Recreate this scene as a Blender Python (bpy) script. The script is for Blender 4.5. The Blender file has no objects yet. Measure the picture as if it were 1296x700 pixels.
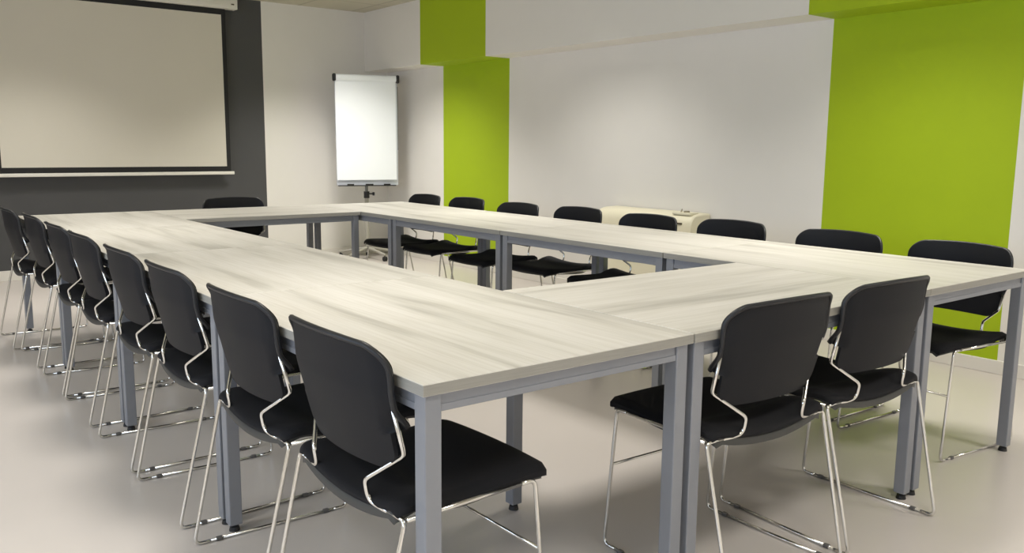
import bpy, bmesh, math, random
from mathutils import Vector, Matrix
random.seed(4)
PI = math.pi
scene = bpy.context.scene
COL = scene.collection

# ------------------------------------------------------------------ materials
def srgb(r, g, b):
    def f(c):
        c /= 255.0
        return c / 12.92 if c <= 0.04045 else ((c + 0.055) / 1.055) ** 2.4
    return (f(r), f(g), f(b), 1.0)

def mat(name, col, rough=0.5, metal=0.0, spec=0.5, noise=0.0, scale=30.0, bump=0.0, stretch=(1, 1, 1), rough_var=0.0, sheen=0.0):
    m = bpy.data.materials.new(name); m.use_nodes = True
    nt = m.node_tree; N = nt.nodes; L = nt.links
    b = N['Principled BSDF']
    b.inputs['Base Color'].default_value = col
    b.inputs['Roughness'].default_value = rough
    b.inputs['Metallic'].default_value = metal
    b.inputs['Specular IOR Level'].default_value = spec
    if sheen: b.inputs['Sheen Weight'].default_value = sheen
    if noise or bump or rough_var:
        tc = N.new('ShaderNodeTexCoord'); mp = N.new('ShaderNodeMapping'); mp.inputs['Scale'].default_value = stretch
        nz = N.new('ShaderNodeTexNoise'); nz.inputs['Scale'].default_value = scale; nz.inputs['Detail'].default_value = 4
        L.new(tc.outputs['Object'], mp.inputs['Vector']); L.new(mp.outputs['Vector'], nz.inputs['Vector'])
        if noise:
            rp = N.new('ShaderNodeValToRGB')
            rp.color_ramp.elements[0].position = 0.3; rp.color_ramp.elements[1].position = 0.7
            rp.color_ramp.elements[0].color = tuple(c * (1 - noise) for c in col[:3]) + (1,)
            rp.color_ramp.elements[1].color = tuple(min(1, c * (1 + noise)) for c in col[:3]) + (1,)
            L.new(nz.outputs['Fac'], rp.inputs['Fac']); L.new(rp.outputs['Color'], b.inputs['Base Color'])
        if bump:
            bp = N.new('ShaderNodeBump'); bp.inputs['Strength'].default_value = bump; bp.inputs['Distance'].default_value = 0.002
            L.new(nz.outputs['Fac'], bp.inputs['Height']); L.new(bp.outputs['Normal'], b.inputs['Normal'])
        if rough_var:
            mr = N.new('ShaderNodeMapRange'); mr.inputs['To Min'].default_value = rough - rough_var; mr.inputs['To Max'].default_value = rough + rough_var
            L.new(nz.outputs['Fac'], mr.inputs['Value']); L.new(mr.outputs['Result'], b.inputs['Roughness'])
    return m

def wood_mat(name, light, mid, dark):
    """pale washed-ash laminate; grain runs along the object's local X"""
    m = bpy.data.materials.new(name); m.use_nodes = True
    nt = m.node_tree; N = nt.nodes; L = nt.links; b = N['Principled BSDF']
    tc = N.new('ShaderNodeTexCoord'); oi = N.new('ShaderNodeObjectInfo')
    add = N.new('ShaderNodeVectorMath'); add.operation = 'MULTIPLY_ADD'
    add.inputs[1].default_value = (1, 1, 1)
    rnd = N.new('ShaderNodeVectorMath'); rnd.operation = 'SCALE'; rnd.inputs['Scale'].default_value = 37.0
    cmb = N.new('ShaderNodeCombineXYZ')
    for s in ('X', 'Y', 'Z'): L.new(oi.outputs['Random'], cmb.inputs[s])
    L.new(cmb.outputs['Vector'], rnd.inputs[0])
    L.new(tc.outputs['Object'], add.inputs[0]); L.new(rnd.outputs['Vector'], add.inputs[2])
    def nz(scale, st, detail=5, dist=0.0):
        mp = N.new('ShaderNodeMapping'); mp.inputs['Scale'].default_value = st
        n = N.new('ShaderNodeTexNoise'); n.inputs['Scale'].default_value = scale; n.inputs['Detail'].default_value = detail
        n.inputs['Distortion'].default_value = dist
        L.new(add.outputs['Vector'], mp.inputs['Vector']); L.new(mp.outputs['Vector'], n.inputs['Vector'])
        return n
    broad = nz(1.0, (0.9, 9.0, 1.0), 3, 0.4)
    fine = nz(1.0, (4.0, 120.0, 20.0), 4, 0.1)
    r1 = N.new('ShaderNodeValToRGB'); e = r1.color_ramp.elements
    e[0].position = 0.30; e[0].color = dark; e[1].position = 0.62; e[1].color = light
    x = r1.color_ramp.elements.new(0.44); x.color = mid
    L.new(broad.outputs['Fac'], r1.inputs['Fac'])
    r2 = N.new('ShaderNodeValToRGB'); e = r2.color_ramp.elements
    e[0].position = 0.35; e[0].color = (0.90, 0.89, 0.87, 1); e[1].position = 0.6; e[1].color = (1, 1, 1, 1)
    L.new(fine.outputs['Fac'], r2.inputs['Fac'])
    mx = N.new('ShaderNodeMix'); mx.data_type = 'RGBA'; mx.blend_type = 'MULTIPLY'; mx.inputs['Factor'].default_value = 1.0
    L.new(r1.outputs['Color'], mx.inputs['A']); L.new(r2.outputs['Color'], mx.inputs['B'])
    L.new(mx.outputs['Result'], b.inputs['Base Color'])
    b.inputs['Roughness'].default_value = 0.5; b.inputs['Specular IOR Level'].default_value = 0.45
    return m

def ceiling_mat():
    m = bpy.data.materials.new('ceiling tiles'); m.use_nodes = True
    nt = m.node_tree; N = nt.nodes; L = nt.links; b = N['Principled BSDF']
    tc = N.new('ShaderNodeTexCoord'); br = N.new('ShaderNodeTexBrick')
    br.offset = 0.0; br.squash = 1.0
    br.inputs['Scale'].default_value = 1.0; br.inputs['Brick Width'].default_value = 0.6; br.inputs['Row Height'].default_value = 0.6
    br.inputs['Mortar Size'].default_value = 0.012; br.inputs['Mortar Smooth'].default_value = 0.1
    br.inputs['Color1'].default_value = srgb(196, 191, 172); br.inputs['Color2'].default_value = srgb(191, 186, 167); br.inputs['Mortar'].default_value = srgb(172, 167, 148)
    L.new(tc.outputs['Object'], br.inputs['Vector']); L.new(br.outputs['Color'], b.inputs['Base Color'])
    b.inputs['Roughness'].default_value = 0.9
    return m

M = {}
M['white_wall'] = mat('white wall paint', srgb(230, 227, 221), 0.75, noise=0.012, scale=3.0)
M['green_wall'] = mat('lime green wall paint', srgb(162, 187, 0), 0.7, noise=0.012, scale=3.0)
M['dark_wall'] = mat('charcoal wall paint', srgb(73, 73, 74), 0.7, noise=0.02, scale=4.0)
M['floor'] = mat('warm grey vinyl', srgb(199, 192, 186), 0.30, noise=0.02, scale=2.5, rough_var=0.02)
M['baseboard'] = mat('white skirting', srgb(226, 222, 214), 0.5)
M['ceiling'] = ceiling_mat()
M['wood'] = wood_mat('pale ash laminate', srgb(207, 204, 197), srgb(199, 196, 188), srgb(176, 173, 165))
M['edge'] = mat('ash laminate edge', srgb(150, 148, 141), 0.5, noise=0.06, scale=6, stretch=(2, 2, 60))  # same laminate as the top, its edge shading painted in as darker grey
M['frame'] = mat('silver grey painted steel', srgb(140, 143, 150), 0.42, metal=0.25, noise=0.015, scale=40)
M['foot'] = mat('black foot plastic', srgb(24, 24, 26), 0.5)
M['chrome'] = mat('chromed steel rod', (0.74, 0.73, 0.70, 1), 0.16, metal=1.0, noise=0.02, scale=20)
M['glide'] = mat('grey glide plastic', srgb(96, 94, 92), 0.5, noise=0.03, scale=60)
M['plastic'] = mat('charcoal moulded plastic', srgb(26, 27, 31), 0.55, spec=0.2, noise=0.03, scale=200, bump=0.08)
M['rim'] = mat('charcoal rim plastic', srgb(34, 35, 38), 0.38, spec=0.4, noise=0.03, scale=200)
M['fabric'] = mat('black upholstery', srgb(27, 27, 30), 0.85, noise=0.15, scale=400, bump=0.3, spec=0.25)
M['shell'] = mat('dark grey seat shell', srgb(58, 58, 56), 0.5, noise=0.03, scale=100)
M['screen'] = mat('matt white screen fabric', srgb(212, 207, 194), 0.9, noise=0.01, scale=2)
M['black'] = mat('matt black fabric border', srgb(22, 22, 24), 0.7, noise=0.05, scale=50)
M['white_metal'] = mat('white lacquered metal', srgb(226, 223, 214), 0.4, noise=0.01, scale=10)
M['paper'] = mat('white paper', srgb(246, 250, 255), 0.8, noise=0.006, scale=3)
M['board'] = mat('glossy white board', srgb(222, 226, 236), 0.25, noise=0.006, scale=3)
M['grey_metal'] = mat('grey metal tube', srgb(120, 120, 118), 0.35, metal=0.6, noise=0.02, scale=30)
M['light_grey'] = mat('light grey lacquered tube', srgb(168, 165, 155), 0.4, noise=0.02, scale=30)
M['black_plastic'] = mat('black plastic', srgb(26, 26, 28), 0.45, noise=0.05, scale=60)
M['cream'] = mat('cream plastic casing', srgb(234, 228, 203), 0.45, noise=0.01, scale=8)
M['slot'] = mat('dark grille slot', srgb(84, 76, 58), 0.6, noise=0.05, scale=30)
M['dial'] = mat('dull beige control plastic', srgb(150, 142, 120), 0.5, noise=0.03, scale=40)
M['frame_white'] = mat('white window frame', srgb(230, 230, 228), 0.4)

# ------------------------------------------------------------------ mesh helpers
def obj(name, bm, m, parent=None, smooth=None, mats=None):
    bmesh.ops.recalc_face_normals(bm, faces=bm.faces)
    me = bpy.data.meshes.new(name); bm.to_mesh(me); bm.free()
    for x in (mats or [m]): me.materials.append(x)
    o = bpy.data.objects.new(name, me); COL.objects.link(o)
    if parent: o.parent = parent
    if smooth is not None:
        for p in me.polygons: p.use_smooth = True
        if smooth < 180:
            me.set_sharp_from_angle(angle=math.radians(smooth))
    return o

def thing(name, label, cat, loc=(0, 0, 0), rz=0.0, group=None):
    o = bpy.data.objects.new(name, None); COL.objects.link(o)
    o.empty_display_size = 0.1
    o.location = loc; o.rotation_euler = (0, 0, rz)
    o['label'] = label; o['category'] = cat
    if group: o['group'] = group
    return o

def struct(o):
    o['kind'] = 'structure'; return o

def copy_tree(o, parent=None):
    c = o.copy(); COL.objects.link(c)
    if parent:
        c.parent = parent
        c.matrix_parent_inverse = o.matrix_parent_inverse.copy()
    for ch in list(o.children): copy_tree(ch, c)
    return c

def box(bm, x0, x1, y0, y1, z0, z1, bev=0.0, mi=0, segs=2):
    r = bmesh.ops.create_cube(bm, size=1.0)
    vs = r['verts']
    for v in vs:
        v.co = Vector(((x0 + x1) / 2 + v.co.x * (x1 - x0), (y0 + y1) / 2 + v.co.y * (y1 - y0), (z0 + z1) / 2 + v.co.z * (z1 - z0)))
    fs = set(f for v in vs for f in v.link_faces)
    for f in fs: f.material_index = mi
    if bev > 0:
        es = list(set(e for v in vs for e in v.link_edges))
        bmesh.ops.bevel(bm, geom=es, offset=bev, segments=segs, affect='EDGES', profile=0.5, clamp_overlap=True)
    return bm

def newbox(*a, **k):
    bm = bmesh.new(); return box(bm, *a, **k)

def fillet(pts, rad, n=6):
    """round the inner corners of a polyline"""
    P = [Vector(p) for p in pts]
    if not isinstance(rad, (list, tuple)): rad = [rad] * len(P)
    out = [P[0]]
    for i in range(1, len(P) - 1):
        a, b, c = P[i - 1], P[i], P[i + 1]
        u = (a - b); w = (c - b); lu, lw = u.length, w.length
        u.normalize(); w.normalize()
        ang = u.angle(w)
        if ang > PI - 0.03 or rad[i] <= 0:
            out.append(b); continue
        t = min(rad[i] / math.tan(ang / 2), lu * 0.48, lw * 0.48)
        s = b + u * t; e = b + w * t
        for k in range(n + 1):
            q = k / n
            out.append(s * (1 - q) ** 2 + b * 2 * q * (1 - q) + e * q * q)
    out.append(P[-1])
    return out

def tube(bm, pts, r, seg=8, caps=True):
    P = [Vector(p) for p in pts]
    T = []
    for i in range(len(P)):
        a = P[max(0, i - 1)]; b = P[min(len(P) - 1, i + 1)]
        T.append((b - a).normalized())
    up = Vector((0, 0, 1)) if abs(T[0].z) < 0.9 else Vector((1, 0, 0))
    nrm = T[0].cross(up).normalized()
    rings = []
    for i, p in enumerate(P):
        if i:
            ax = T[i - 1].cross(T[i])
            if ax.length > 1e-7:
                nrm = Matrix.Rotation(T[i - 1].angle(T[i]), 3, ax.normalized()) @ nrm
        bn = T[i].cross(nrm)
        rings.append([bm.verts.new(p + (nrm * math.cos(2 * PI * k / seg) + bn * math.sin(2 * PI * k / seg)) * r) for k in range(seg)])
    for A, B in zip(rings, rings[1:]):
        for k in range(seg):
            bm.faces.new((A[k], A[(k + 1) % seg], B[(k + 1) % seg], B[k]))
    if caps:
        bm.faces.new(rings[0][::-1]); bm.faces.new(rings[-1])
    return bm

def newtube(*a, **k):
    bm = bmesh.new(); return tube(bm, *a, **k)

def quad(bm, pts, mi=0):
    f = bm.faces.new([bm.verts.new(p) for p in pts]); f.material_index = mi; return f

def smoothstep(a, b, x):
    t = min(1, max(0, (x - a) / (b - a))); return t * t * (3 - 2 * t)

def grid_solid(bm, P, thick_fn):
    """P[i][j] front points with normals pointing along thick_fn(i,j) vector; makes closed slab"""
    n, m = len(P), len(P[0])
    A = [[bm.verts.new(P[i][j]) for j in range(m)] for i in range(n)]
    B = [[bm.verts.new(Vector(P[i][j]) + thick_fn(i, j)) for j in range(m)] for i in range(n)]
    for i in range(n - 1):
        for j in range(m - 1):
            bm.faces.new((A[i][j], A[i][j + 1], A[i + 1][j + 1], A[i + 1][j]))
            bm.faces.new((B[i][j], B[i + 1][j], B[i + 1][j + 1], B[i][j + 1]))
    for i in range(n - 1):
        for j in (0, m - 1):
            q = (A[i][j], A[i + 1][j], B[i + 1][j], B[i][j]); bm.faces.new(q if j == 0 else q[::-1])
    for j in range(m - 1):
        for i in (0, n - 1):
            q = (A[i][j], A[i][j + 1], B[i][j + 1], B[i][j]); bm.faces.new(q[::-1] if i == 0 else q)
    return A, B

# ------------------------------------------------------------------ the room
XR, YF, ZC, XL, YN = 4.023, 7.155, 2.602, -3.3, -4.2
BULK, ZB = 0.27, 1.985            # bulkhead depth and underside height
G1 = (4.938, 6.022); G2 = (0.59, 1.703)   # green stripes along the right wall
DK = 2.605                        # right edge of the charcoal panel on the far wall
WT = 0.12

bm = newbox(XL - WT, XR + WT, YN - WT, YF + WT, -0.10, 0.0)
struct(obj('floor', bm, M['floor']))
bm = newbox(XL - WT, XR + WT, YN - WT, YF + WT, ZC, ZC + 0.1)
c = struct(obj('ceiling', bm, M['ceiling']))

def striped_wall(name, plane_x, depth, z0, z1, cuts, y0, y1):
    """slab facing -x whose face is split at the stripe edges"""
    bm = bmesh.new()
    ys = [y0] + [q for g in cuts for q in g] + [y1]
    for k in range(len(ys) - 1):
        mi = 1 if k % 2 == 1 else 0
        a, b = ys[k], ys[k + 1]
        quad(bm, [(plane_x, a, z0), (plane_x, b, z0), (plane_x, b, z1), (plane_x, a, z1)], mi)
        quad(bm, [(plane_x, a, z0), (plane_x, b, z0), (plane_x + depth, b, z0), (plane_x + depth, a, z0)], mi)
        quad(bm, [(plane_x, a, z1), (plane_x, b, z1), (plane_x + depth, b, z1), (plane_x + depth, a, z1)], 0)
        quad(bm, [(plane_x + depth, a, z0), (plane_x + depth, b, z0), (plane_x + depth, b, z1), (plane_x + depth, a, z1)], 0)
    for yy in (y0, y1):
        quad(bm, [(plane_x, yy, z0), (plane_x + depth, yy, z0), (plane_x + depth, yy, z1), (plane_x, yy, z1)], 0)
    bmesh.ops.remove_doubles(bm, verts=bm.verts, dist=1e-5)
    return struct(obj(name, bm, None, mats=[M['white_wall'], M['green_wall']]))

striped_wall('wall_right', XR, WT, 0.0, ZC, [G2, G1], YN, YF)
b_ = striped_wall('trim_1', XR - BULK, BULK, ZB, ZC, [G2, G1], YN, YF)
b_['label'] = 'boxed bulkhead along the top of the right wall, the green stripes carried across it'
bm = newbox(XL, XR + WT, YF, YF + WT, 0, ZC)
for f in bm.faces: f.material_index = 0
# charcoal paint: split the room-side face of the far wall at its right edge
bm.free(); bm = bmesh.new()
for a, b2, mi in ((XL, DK, 1), (DK, XR, 0)):
    quad(bm, [(a, YF, 0), (b2, YF, 0), (b2, YF, ZC), (a, YF, ZC)], mi)
    quad(bm, [(a, YF + WT, 0), (b2, YF + WT, 0), (b2, YF + WT, ZC), (a, YF + WT, ZC)], 0)
    for z in (0, ZC): quad(bm, [(a, YF, z), (b2, YF, z), (b2, YF + WT, z), (a, YF + WT, z)], 0)
for a in (XL, XR): quad(bm, [(a, YF, 0), (a, YF + WT, 0), (a, YF + WT, ZC), (a, YF, ZC)], 0)
bmesh.ops.remove_doubles(bm, verts=bm.verts, dist=1e-5)
struct(obj('wall_far', bm, None, mats=[M['white_wall'], M['dark_wall']]))

# walls behind and beside the camera; the left one has an unseen window band, added to let daylight in
WY = [(-2.9, -1.3), (-0.5, 1.1), (1.9, 3.5)]
WZ0, WZ1 = 0.95, 2.25
bm = bmesh.new()
box(bm, XL - WT, XL, YN, YF, 0, WZ0); box(bm, XL - WT, XL, YN, YF, WZ1, ZC)
ys = [YN] + [q for w in WY for q in w] + [YF]
for k in range(0, len(ys), 2): box(bm, XL - WT, XL, ys[k], ys[k + 1], WZ0, WZ1)
struct(obj('wall_left', bm, M['white_wall']))
struct(obj('wall_near', newbox(XL - WT, XR + WT, YN - WT, YN, 0, ZC), M['white_wall']))
for k, (a, b2) in enumerate(WY):
    bm = bmesh.new()
    for (p, q, r, s) in ((a, b2, WZ0, WZ0 + .05), (a, b2, WZ1 - .05, WZ1), (a, a + .05, WZ0 + .05, WZ1 - .05), (b2 - .05, b2, WZ0 + .05, WZ1 - .05), ((a + b2) / 2 - .025, (a + b2) / 2 + .025, WZ0 + .05, WZ1 - .05)):
        box(bm, XL - .085, XL - .03, p, q, r, s)
    struct(obj('window_%d' % (k + 1), bm, M['frame_white']))  # frames of the added, unseen windows
struct(obj('baseboard_right', newbox(XR - 0.014, XR, YN, YF - 0.014, 0, 0.075, bev=0.003), M['baseboard']))
struct(obj('baseboard_far', newbox(XL, XR, YF - 0.014, YF, 0, 0.09, bev=0.003), M['baseboard']))

# ------------------------------------------------------------------ tables
H, TL, TD, TT = 0.74, 1.196, 0.797, 0.025
def make_table(name, label):
    t = thing(name, label, 'table', group='tables pushed together into a hollow rectangle')
    bm = newbox(-TL / 2, TL / 2, -TD / 2, TD / 2, H - TT, H, bev=0.0015, segs=1)
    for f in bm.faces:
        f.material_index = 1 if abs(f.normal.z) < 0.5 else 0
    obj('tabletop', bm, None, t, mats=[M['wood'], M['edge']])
    ins, w = 0.010, 0.040
    xa, ya = TL / 2 - ins, TD / 2 - ins
    for sx in (-1, 1):
        for sy in (-1, 1):
            x0, x1 = sorted((sx * xa, sx * (xa - w))); y0, y1 = sorted((sy * ya, sy * (ya - w)))
            leg = obj('leg', newbox(x0, x1, y0, y1, 0.022, H - TT, bev=0.003), M['frame'], t)
            bm = bmesh.new()
            cx, cy = (x0 + x1) / 2, (y0 + y1) / 2
            bmesh.ops.create_cone(bm, cap_ends=True, segments=16, radius1=0.017, radius2=0.014, depth=0.014, matrix=Matrix.Translation((cx, cy, 0.007)))
            bmesh.ops.create_cone(bm, cap_ends=True, segments=12, radius1=0.008, radius2=0.008, depth=0.014, matrix=Matrix.Translation((cx, cy, 0.018)))
            f = obj('foot', bm, M['foot'], leg); f['label'] = 'black levelling foot'
    # apron rails, a touch behind the leg faces
    rs, rh, rt = 0.006, 0.040, 0.022
    z1, z0 = H - TT - 0.001, H - TT - rh
    for sy in (-1, 1):
        y0, y1 = sorted((sy * (ya - rs), sy * (ya - rs - rt)))
        bm = newbox(-xa + w + .0005, xa - w - .0005, y0, y1, z0, z1, bev=0.002)
        a, b2 = sorted((sy * (ya - rs + .0028), sy * (ya - rs)))
        box(bm, -xa + w + .0005, xa - w - .0005, a, b2, z0, z0 + .015, bev=.001, segs=1)
        obj('rail', bm, M['frame'], t)
    for sx in (-1, 1):
        x0, x1 = sorted((sx * (xa - rs), sx * (xa - rs - rt)))
        bm = newbox(x0, x1, -ya + w + .0005, ya - w - .0005, z0, z1, bev=0.002)
        a, b2 = sorted((sx * (xa - rs + .0028), sx * (xa - rs)))
        box(bm, a, b2, -ya + w + .0005, ya - w - .0005, z0, z0 + .015, bev=.001, segs=1)
        obj('rail', bm, M['frame'], t)
    return t

W, L, D = 2.8, 4.8, 0.8
tb = make_table('conference_table', '')
slots = []
for k in range(4):
    slots.append(((D / 2, 0.6 + 1.2 * k, 0), PI / 2,
        ['pale wooden table at the near corner of the ring, its bare corner leg closest',
         'pale wooden table second from the near corner in the long left row of chairs',
         'pale wooden table third from the near corner in the long left row of chairs',
         'pale wooden table at the far end of the left row, nearest the projection screen'][k]))
for k in range(4):
    slots.append(((W - D / 2, 0.6 + 1.2 * k, 0), PI / 2,
        ['pale wooden table at the right end of the ring, before the wide green stripe',
         'pale wooden table in the right row directly in front of the cream convector heater',
         'pale wooden table in the right row between the narrow green stripe and the heater',
         'pale wooden table in the far right corner of the ring, nearest the flip chart'][k]))
slots.append(((W / 2, D / 2, 0), 0.0, 'pale wooden table joining both rows at the near end, two chairs tucked under its front'))
slots.append(((W / 2, L - D / 2, 0), 0.0, 'pale wooden table closing the far end of the ring, below the charcoal wall'))
for i, (loc, rz, lab) in enumerate(slots):
    o = tb if i == 0 else copy_tree(tb)
    o.location = loc; o.rotation_euler = (0, 0, rz); o['label'] = lab

# ------------------------------------------------------------------ chairs
# local frame: origin on the floor at the middle of the sled base, +Y is where the sitter looks
RR = 0.0055
BK = [(0.50, -0.156), (0.54, -0.166), (0.62, -0.187), (0.67, -0.200), (0.70, -0.207), (0.74, -0.210), (0.78, -0.214), (0.81, -0.220)]
def back_y(z):      # rear face of the backrest shell along its middle
    for (a, p), (b, q) in zip(BK, BK[1:]):
        if z <= b or b == BK[-1][0]:
            return p + (q - p) * (z - a) / (b - a)
def make_chair():
    t = thing('stacking_chair', '', 'chair', group='black stacking chairs around the table ring')
    # --- seat pad -------------------------------------------------------
    ny, nx = 26, 19
    prof = [(0.272, 0.442), (0.268, 0.451), (0.255, 0.459), (0.22, 0.464), (0.12, 0.461), (0.03, 0.457), (-0.02, 0.460), (-0.06, 0.472), (-0.10, 0.480), (-0.13, 0.480), (-0.152, 0.474), (-0.160, 0.465)]
    def prof_z(s):
        f = s * (len(prof) - 1); i = min(int(f), len(prof) - 2); u = f - i
        p0 = prof[max(0, i - 1)]; p1 = prof[i]; p2 = prof[i + 1]; p3 = prof[min(len(prof) - 1, i + 2)]
        def cr(k): return 0.5 * (2 * p1[k] + (p2[k] - p0[k]) * u + (2 * p0[k] - 5 * p1[k] + 4 * p2[k] - p3[k]) * u * u + (3 * p1[k] - p0[k] - 3 * p2[k] + p3[k]) * u ** 3)
        return cr(0), cr(1)
    P = []
    for i in range(ny):
        y, z = prof_z(i / (ny - 1))
        # plan outline: rounded front corners, slight taper to the rear
        hw = 0.226 + 0.022 * min(1, max(0, (0.20 - y) / 0.34))
        if y > 0.235: hw -= 0.028 * ((y - 0.235) / 0.037) ** 2
        if y < -0.13: hw -= 0.022 * ((-0.13 - y) / 0.038) ** 2
        row = []
        for j in range(nx):
            q = -1 + 2 * j / (nx - 1)
            q = math.copysign(abs(q) ** 0.85, q)
            dish = -0.010 * (1 - q * q) * smoothstep(0.24, 0.1, y) + (-0.014 * (1 - q * q) * smoothstep(-0.05, -0.15, y))
            roll = -0.012 * max(0, (abs(q) - 0.9) / 0.1) ** 2
            row.append((hw * q, y + 0.012 * (1 - q * q) * (1 if y > 0.2 else 0) - 0.010 * (1 - q * q) * smoothstep(-0.10, -0.16, y), z + dish + roll))
        P.append(row)
    bm = bmesh.new()
    grid_solid(bm, P, lambda i, j: Vector((0, -0.006 if i < 2 else 0, -0.013 if 2 <= i < ny - 1 else -0.008)))
    obj('seat', bm, M['fabric'], t, smooth=60)
    # --- seat shell: the hard grey tray under the pad ---------------------
    Q = [[(x * 0.94, y * 0.98 - 0.004 * smoothstep(-0.08, -0.14, y), z - 0.0145 - 0.004 * (1 - (x / 0.23) ** 2)) for (x, y, z) in r] for r in P[2:-1]]
    bm = bmesh.new()
    grid_solid(bm, Q, lambda i, j: Vector((0, 0, -0.009 - 0.009 * smoothstep(-0.10, -0.16, Q[i][j][1]))))
    o = obj('seat_shell', bm, M['shell'], t, smooth=60); o['label'] = 'dark grey tray under the black seat pad'
    # --- backrest shell -----------------------------------------------------
    nz_, nx_ = 40, 25
    zt, zb = 0.803, 0.525
    P = []
    for i in range(nz_):
        s = i / (nz_ - 1)
        s = 0.5 - 0.5 * math.cos(PI * s) if True else s
        z = zb + (zt - zb) * s
        hw = 0.199 + 0.012 * smoothstep(0.50, 0.72, z)
        if z > 0.618: hw += 0.011
        r1 = 0.060
        if z > zt - r1: hw -= r1 * (1 - math.sqrt(max(0, 1 - ((z - (zt - r1)) / r1) ** 2)))
        r2 = 0.048
        if z < zb + r2: hw -= 0.060 * (1 - math.sqrt(max(0, 1 - ((zb + r2 - z) / r2) ** 2)))
        fl = (1.0 if z > 0.618 else 0.0) * (1 - smoothstep(0.755, 0.803, z))
        row = []
        for j in range(nx_):
            q = -1 + 2 * j / (nx_ - 1); q = math.copysign(abs(q) ** 0.8, q)
            x = hw * q
            y = back_y(z) + 0.032 * (x / 0.21) ** 2
            e = max(0, (abs(q) - 0.86) / 0.14)
            y += fl * (0.010 + 0.022 * smoothstep(0.675, 0.62, z)) * e ** 1.3
            row.append((x, y, z + 0.006 * (1 - q * q) * smoothstep(0.775, zt, z)))
        P.append(row)
    bm = bmesh.new()
    grid_solid(bm, P, lambda i, j: Vector((0, 0.009, 0.0015)))
    bk = obj('backrest', bm, M['plastic'], t, smooth=50)
    k0 = next(i for i in range(nz_) if P[i][0][2] > 0.622)
    path = [P[i][0] for i in range(k0, nz_)] + P[-1][1:-1] + [P[i][-1] for i in range(nz_ - 1, k0 - 1, -1)]
    pts = [Vector(path[0])]
    for p in path[1:]:
        if (Vector(p) - pts[-1]).length > 0.004: pts.append(Vector(p))
    pts = [p + Vector((0, 0.0, 0)) for p in pts]
    o = obj('rim', newtube(pts, 0.0068, seg=8), M['rim'], bk, smooth=180); o['label'] = 'rounded rim of the backrest'
    # --- chromed rod frame ----------------------------------------------------
    for sx in (-1, 1):
        xo = 0.232 * sx; xr = 0.252 * sx
        ft = Vector((xo * .985, 0.212, 0.437)); rt = Vector((xr, -0.150, 0.442)); fb = Vector((xo, 0.250, RR)); rb = Vector((0.244 * sx, -0.250, RR))
        # front leg bends off the seat rail
        obj('leg', newtube(fillet([fb + Vector((0, -0.05, 0)), fb, ft, ft + (rt - ft) * 0.12], [0, .022, .022, 0]), RR), M['chrome'], t, smooth=180)
        obj('seat_rail', newtube([ft + (rt - ft) * 0.12, rt + Vector((0, .004, 0))], RR), M['chrome'], t, smooth=180)
        # rear leg turns in under the rear edge of the seat
        inn = Vector((0.124 * sx, -0.164, 0.446))
        obj('leg', newtube(fillet([rb + Vector((0, 0.05, 0)), rb, rt, inn.lerp(rt, .55)], [0, .022, .016, 0]), RR), M['chrome'], t, smooth=180)
        run = obj('runner', newtube([fb + Vector((0, -0.049, 0)), rb + Vector((0, 0.049, 0))], RR), M['chrome'], t, smooth=180)
        for gy in (0.175, -0.175):
            g = obj('glide', newbox((0.238 - gy * .024) * sx - .007, (0.238 - gy * .024) * sx + .007, gy - .010, gy + .010, 0.0, 0.0125, bev=.003), M['glide'], run); g['label'] = 'small grey plastic glide'
        # back support: in along the rear edge, up, then out and forward to the shell's side and up inside its flange
        kn = Vector((0.124 * sx, -0.172, 0.496)); side = Vector((0.208 * sx, -0.124, 0.562)); top = Vector((0.2165 * sx, -0.154, 0.668))
        pts = fillet([inn.lerp(rt, .55), inn, kn, side, top], [0, .028, .022, .018, 0])
        obj('back_support', newtube(pts, RR), M['chrome'], t, smooth=180)
    obj('crossbar', newtube([(-0.230, 0.2285, 0.262), (0.230, 0.2285, 0.262)], 0.0045), M['chrome'], t, smooth=180)
    return t

ch = make_chair()
R_ = math.radians
seats = []
left_y = [0.314, 0.884, 1.510, 2.083, 2.735, 3.284, 3.94, 4.486]
left_r = [0, 0, 0, 0, 0, 0, 0, 0]
ords = ['first', 'second', 'third', 'fourth', 'fifth', 'sixth', 'seventh', 'eighth']
for k, y in enumerate(left_y):
    lab = {0: 'black chair with chromed sled legs in the left row, closest of all to the camera',
           7: 'black chair at the far end of the left row, in front of the charcoal wall'}.get(k, 'black chair with chromed sled legs, %s from the camera along the left row' % ords[k])
    seats.append(((0.110 if k == 7 else 0.144, y, 0), -PI / 2 + R_(left_r[k]), lab, 'chairs along the left table row'))
seats.append(((1.116, 0.140, 0), R_(-2.0), 'black chair at the near table end, the left one of the pair', 'chairs at the near end of the ring'))
seats.append(((1.668, 0.140, 0), R_(-2.0), 'black chair at the near table end, the right one of the pair', 'chairs at the near end of the ring'))
right_y = [0.326, 0.893, 1.555, 2.086, 2.752, 3.283, 3.963, 4.484]
right_x = [2.69, 2.72, 2.76, 2.675, 2.73, 2.655, 2.70, 2.655]
right_r = [-5, 0, 0, 0, 0, 0, 0, 0]
rl = ['black chair at the near end of the right row, before the wide green stripe',
      'black chair in the right row before the left edge of the wide green stripe',
      'black chair in the right row just to the right of the cream heater',
      'black chair in the right row hiding the middle of the cream heater',
      'black chair in the right row just to the left of the cream heater',
      'black chair in the right row before the right edge of the narrow green stripe',
      'black chair in the right row before the left half of the narrow green stripe',
      'black chair at the far corner of the right row, nearest the flip chart']
for k, y in enumerate(right_y):
    seats.append(((right_x[k], y, 0), PI / 2 + R_(right_r[k]), rl[k], 'chairs along the right table row'))
seats.append(((1.405, 4.658, 0), PI, 'single black chair behind the far table in front of the charcoal wall', None))
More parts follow.
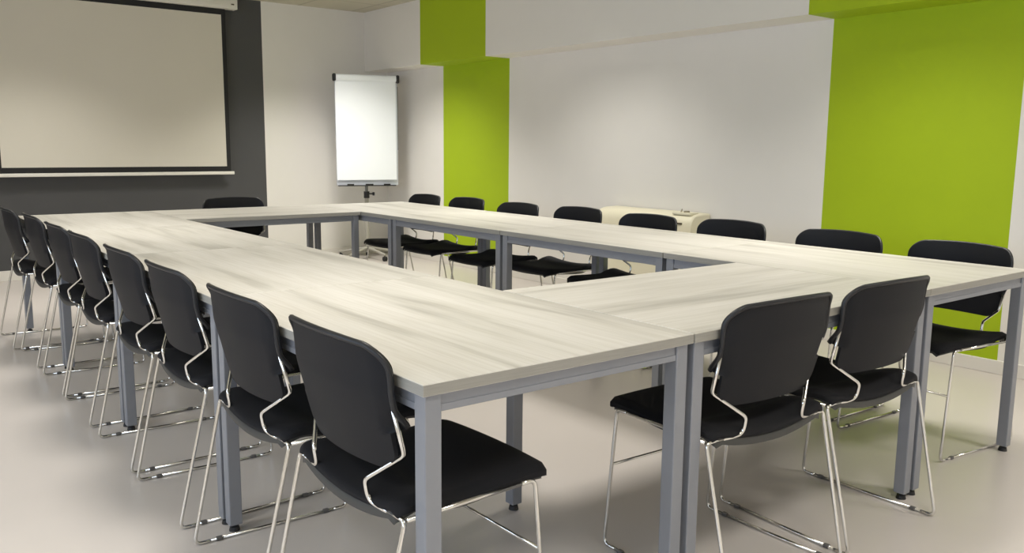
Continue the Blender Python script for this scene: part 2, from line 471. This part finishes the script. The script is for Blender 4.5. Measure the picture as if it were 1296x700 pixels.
for i, (loc, rz, lab, grp) in enumerate(seats):
    o = ch if i == 0 else copy_tree(ch)
    o.location = loc; o.rotation_euler = (0, 0, rz); o['label'] = lab
    if grp: o['group'] = grp
    elif 'group' in o: del o['group']

# ------------------------------------------------------------------ projection screen on the charcoal wall
ps = thing('projection_screen', 'large pull-down projection screen with black border hanging on the charcoal wall', 'screen', (1.21, 7.07, 0))
X0 = 1.21
bm = newbox(0.10 - X0, 2.305 - X0, -0.055, 0.055, 2.475, 2.575, bev=0.012)
cs = obj('housing', bm, M['white_metal'], ps, smooth=40)
obj('end_cap', newbox(2.303 - X0, 2.318 - X0, -0.057, 0.057, 2.473, 2.577, bev=0.008), M['white_metal'], cs, smooth=40)
obj('end_cap', newbox(0.087 - X0, 0.102 - X0, -0.057, 0.057, 2.473, 2.577, bev=0.008), M['white_metal'], cs, smooth=40)
bm = newbox(2.255 - X0, 2.285 - X0, -0.0565, -0.054, 2.512, 2.524)
obj('badge', bm, M['slot'], cs)
for x in (0.35, 2.05):
    obj('wall_bracket', newbox(x - X0 - .03, x - X0 + .03, 0.053, 0.086, 2.50, 2.57), M['white_metal'], cs)
bm = bmesh.new()
for (a, b2, c1, d1) in ((0.190, 0.246, 0.928, 2.476), (2.172, 2.212, 0.928, 2.476), (0.246, 2.172, 0.928, 0.980), (0.246, 2.172, 2.420, 2.476)):
    box(bm, a - X0, b2 - X0, -0.0012, 0.0012, c1, d1)
o = obj('border', bm, M['black'], ps); o['label'] = 'black border of the screen'
o = obj('screen_fabric', newbox(0.246 - X0, 2.172 - X0, -0.001, 0.001, 0.980, 2.420), M['screen'], ps); o['label'] = 'plain white projection surface'
bm = newbox(0.150 - X0, 2.243 - X0, -0.012, 0.012, 0.900, 0.931, bev=0.006)
o = obj('bottom_bar', bm, M['white_metal'], ps, smooth=40); o['label'] = 'white weighted bottom bar'

# ------------------------------------------------------------------ flip chart in the far right corner
fc = thing('flip_chart', 'white flip chart with paper pad on a wheeled grey stand in the far right corner', 'flip chart', (3.50, 6.66, 0), R_(-20))
TILT = R_(1.5)
def fx(bm):   # lean the board back about its lower edge
    bmesh.ops.transform(bm, matrix=Matrix.Translation((0, 0, 0.78)) @ Matrix.Rotation(-TILT, 4, 'X') @ Matrix.Translation((0, 0, -0.78)), verts=bm.verts)
    return bm
hw = 0.319
bd = obj('board', fx(newbox(-hw, hw, -0.012, 0.010, 0.785, 1.905, bev=0.004)), M['board'], fc, smooth=40)
bm = bmesh.new()     # the pad: a thin block of sheets curling very slightly at the bottom
P = []
for i in range(14):
    s = i / 13; z = 0.838 + (1.855 - 0.838) * s
    P.append([(-hw + .004 + (2 * hw - .022) * j / 8, -0.0135 - 0.010 - 0.006 * (1 - s) ** 3 * (0.6 + 0.4 * j / 8), z + 0.004 * (j / 8) * (1 - s)) for j in range(9)])
grid_solid(bm, P, lambda i, j: Vector((0, 0.010, 0)))
pad = obj('paper_pad', fx(bm), M['paper'], fc, smooth=40); pad['label'] = 'blank white paper pad'
bm = bmesh.new()
pr = [(0.012, 1.908), (-0.030, 1.908), (-0.046, 1.895), (-0.046, 1.862), (-0.034, 1.846), (-0.024, 1.846), (-0.024, 1.86), (0.012, 1.86)]
a = [bm.verts.new((-hw + .012, y, z)) for y, z in pr]; b2 = [bm.verts.new((hw - .012, y, z)) for y, z in pr]
bm.faces.new(a); bm.faces.new(b2[::-1])
for k in range(len(pr)): bm.faces.new((a[k], a[(k + 1) % 8], b2[(k + 1) % 8], b2[k]))
clamp = obj('clamp_bar', fx(bm), M['paper'], fc); clamp['label'] = 'white clamp bar holding the pad'
for sx in (-1, 1):
    x0, x1 = sorted((sx * (hw - .013), sx * (hw + .022)))
    e = obj('end_cap', fx(newbox(x0, x1, -0.050, 0.014, 1.838 if sx < 0 else 1.832, 1.914, bev=0.014, segs=3)), M['black_plastic'], clamp, smooth=40); e['label'] = 'black end cap'
bm = newbox(-hw + .01, hw - .03, -0.055, -0.012, 0.776, 0.786, bev=0.002)
for (x0, x1) in ((-hw + .1, -hw + .17), (-0.03, 0.05), (hw - .16, hw - .09)): box(bm, x0, x1, -0.058, -0.045, 0.778, 0.800, bev=0.003)
tr = obj('pen_tray', fx(bm), M['black_plastic'], fc); tr['label'] = 'black pen tray'
bm = newtube([(hw + .006, 0.016, 1.80), (hw + .006, 0.016, 1.15)], 0.006)
obj('side_arm', fx(bm), M['grey_metal'], fc, smooth=60)
# column, height clamp and star base on castors
obj('column', newtube([(0.0, 0.10, 0.10), (0.0, 0.10, 1.25)], 0.016, seg=14), M['grey_metal'], fc, smooth=60)
obj('outer_column', newtube([(0.0, 0.10, 0.07), (0.0, 0.10, 0.665)], 0.022, seg=16), M['light_grey'], fc, smooth=60)
bm = newtube([(0.0, 0.10, 0.645), (0.0, 0.10, 0.715)], 0.030, seg=16)
k = obj('height_clamp', bm, M['black_plastic'], fc, smooth=50); k['label'] = 'black height clamp'
bm = newtube([(0.025, 0.09, 0.690), (0.062, 0.075, 0.690)], 0.007); tube(bm, [(0.060, 0.076, 0.690), (0.078, 0.069, 0.690)], 0.018, seg=12)
obj('knob', bm, M['black_plastic'], k, smooth=50)
bm = newbox(-0.05, 0.05, 0.03, 0.125, 1.15, 1.30, bev=.01)
obj('board_bracket', bm, M['grey_metal'], fc)
for q in range(5):
    a = R_(-62 + 72 * q); d = Vector((math.cos(a), math.sin(a), 0)); c0 = Vector((0.0, 0.10, 0))
    arm = obj('leg', newtube(fillet([c0 + d * .01 + Vector((0, 0, .115)), c0 + d * .10 + Vector((0, 0, .105)), c0 + d * .31 + Vector((0, 0, .066))], .1), 0.014, seg=10), M['light_grey'], fc, smooth=60)
    e = c0 + d * .300; n = Vector((-d.y, d.x, 0))
    bm = newtube([e - n * .016 + Vector((0, 0, .026)), e + n * .016 + Vector((0, 0, .026))], 0.0255, seg=16)
    tube(bm, [e + Vector((0, 0, .03)), e + Vector((0, 0, .07))], 0.009)
    cz = obj('castor', bm, M['black_plastic'], arm, smooth=50); cz['label'] = 'black castor'

# ------------------------------------------------------------------ cream convector heater on the right wall
AY0, AY1 = 2.575, 3.53
AX0, AX1 = 3.80, XR - 0.016
ht = thing('convector_heater', 'cream convector heater with rounded top standing against the right wall', 'heater', ((AX0 + AX1) / 2, (AY0 + AY1) / 2, 0))
cxh, cyh = (AX0 + AX1) / 2, (AY0 + AY1) / 2
pr = [(AX1, 0.06), (AX0 + .02, 0.06), (AX0, 0.085), (AX0, 0.655), (AX0 + .008, 0.690), (AX0 + .030, 0.720), (AX0 + .065, 0.733), (AX0 + .10, 0.738), (AX1, 0.740)]
bm = bmesh.new()
ya, yb = AY0 - cyh, AY1 - cyh
def ring(y, s):
    return [bm.verts.new((cxh + (x - cxh) * s - cxh, y, 0.40 + (z - 0.40) * s)) for x, z in pr]
rings = [ring(ya, .965), ring(ya + .006, .988), ring(ya + .02, 1), ring(yb - .02, 1), ring(yb - .006, .988), ring(yb, .965)]
for A, B in zip(rings, rings[1:]):
    for q in range(len(pr)): bm.faces.new((A[q], A[(q + 1) % len(pr)], B[(q + 1) % len(pr)], B[q]))
bm.faces.new(rings[0]); bm.faces.new(rings[-1][::-1])
obj('casing', bm, M['cream'], ht, smooth=35)
lx = AX0 - cxh
obj('front_panel', newbox(lx - .006, lx + .002, ya + .05, yb - .05, 0.12, 0.60, bev=.003), M['cream'], ht)
g = obj('outlet_slot', newbox(lx - .004, lx + .004, 2.655 - cyh, 3.02 - cyh, 0.664, 0.676), M['slot'], ht); g['label'] = 'dark air slot'
# control lid, dial and small lever on the sloping top edge at the near end
kd = obj('control_panel', newbox(lx + .028, lx + .12, ya + .03, ya + .20, 0.728, 0.748, bev=.006), M['cream'], ht)
bm = bmesh.new()
bmesh.ops.create_cone(bm, cap_ends=True, segments=20, radius1=.022, radius2=.019, depth=.014, matrix=Matrix.Translation((lx + .055, ya + .085, .752)))
obj('dial', bm, M['dial'], kd)
obj('lever', newtube([(lx + .05, ya + .135, .744), (lx + .085, ya + .155, .764)], .005), M['dial'], kd)
obj('base', newbox(lx + .02, AX1 - cxh, ya + .03, yb - .03, 0.0, 0.065), M['slot'], ht)

# ------------------------------------------------------------------ light
def area(name, loc, rot, sx, sy, power, col, spread=PI):
    d = bpy.data.lights.new(name, 'AREA'); d.shape = 'RECTANGLE'; d.size = sx; d.size_y = sy
    d.energy = power; d.color = col; d.spread = spread
    o = bpy.data.objects.new(name, d); COL.objects.link(o); o.location = loc; o.rotation_euler = rot
    return o
WARM = (1.0, 0.965, 0.90); COOL = (0.62, 0.77, 1.0)
for x in (-2.0, 0.4, 2.8):
    for y in (-3.2, -1.4, 1.0, 3.4, 5.85):
        area('ceiling_lamp', (x, y, ZC - 0.012), (0, 0, 0), 0.50, 0.50, 30 if (x > 2 and y > 5) else (15 if (0 < x < 1 and 0 < y < 4) else 20), WARM, R_(108))
for a, b2 in WY:
    area('window_daylight', (XL - 0.10, (a + b2) / 2, (WZ0 + WZ1) / 2), (0, R_(-90), 0), WZ1 - WZ0, b2 - a, 36, COOL)  # cool area light set into each added window

w = bpy.data.worlds.new('World'); scene.world = w; w.use_nodes = True
bg = w.node_tree.nodes['Background']; bg.inputs['Color'].default_value = (0.75, 0.86, 1.0, 1); bg.inputs['Strength'].default_value = 1.0

# ------------------------------------------------------------------ camera
yaw, pit, rol, f = -0.663, -0.1502, 0.009, 1090.0
fwd = Vector((-math.sin(yaw) * math.cos(pit), math.cos(yaw) * math.cos(pit), math.sin(pit)))
rt = Vector((math.cos(yaw), math.sin(yaw), 0)); up = rt.cross(fwd)
Rv = rt * math.cos(rol) + up * math.sin(rol); Uv = -rt * math.sin(rol) + up * math.cos(rol)
cam = bpy.data.cameras.new('camera'); co = bpy.data.objects.new('camera', cam); COL.objects.link(co)
cam.sensor_fit = 'HORIZONTAL'; cam.sensor_width = 36.0; cam.lens = f / 1296 * 36.0; cam.clip_start = 0.05
mw = Matrix((Rv, Uv, -fwd)).transposed().to_4x4(); mw.translation = Vector((-0.8602, -1.3786, 1.2))
co.matrix_world = mw
scene.camera = co
scene.view_settings.view_transform = 'Standard'
scene.view_settings.look = 'None'
scene.view_settings.exposure = 0.0
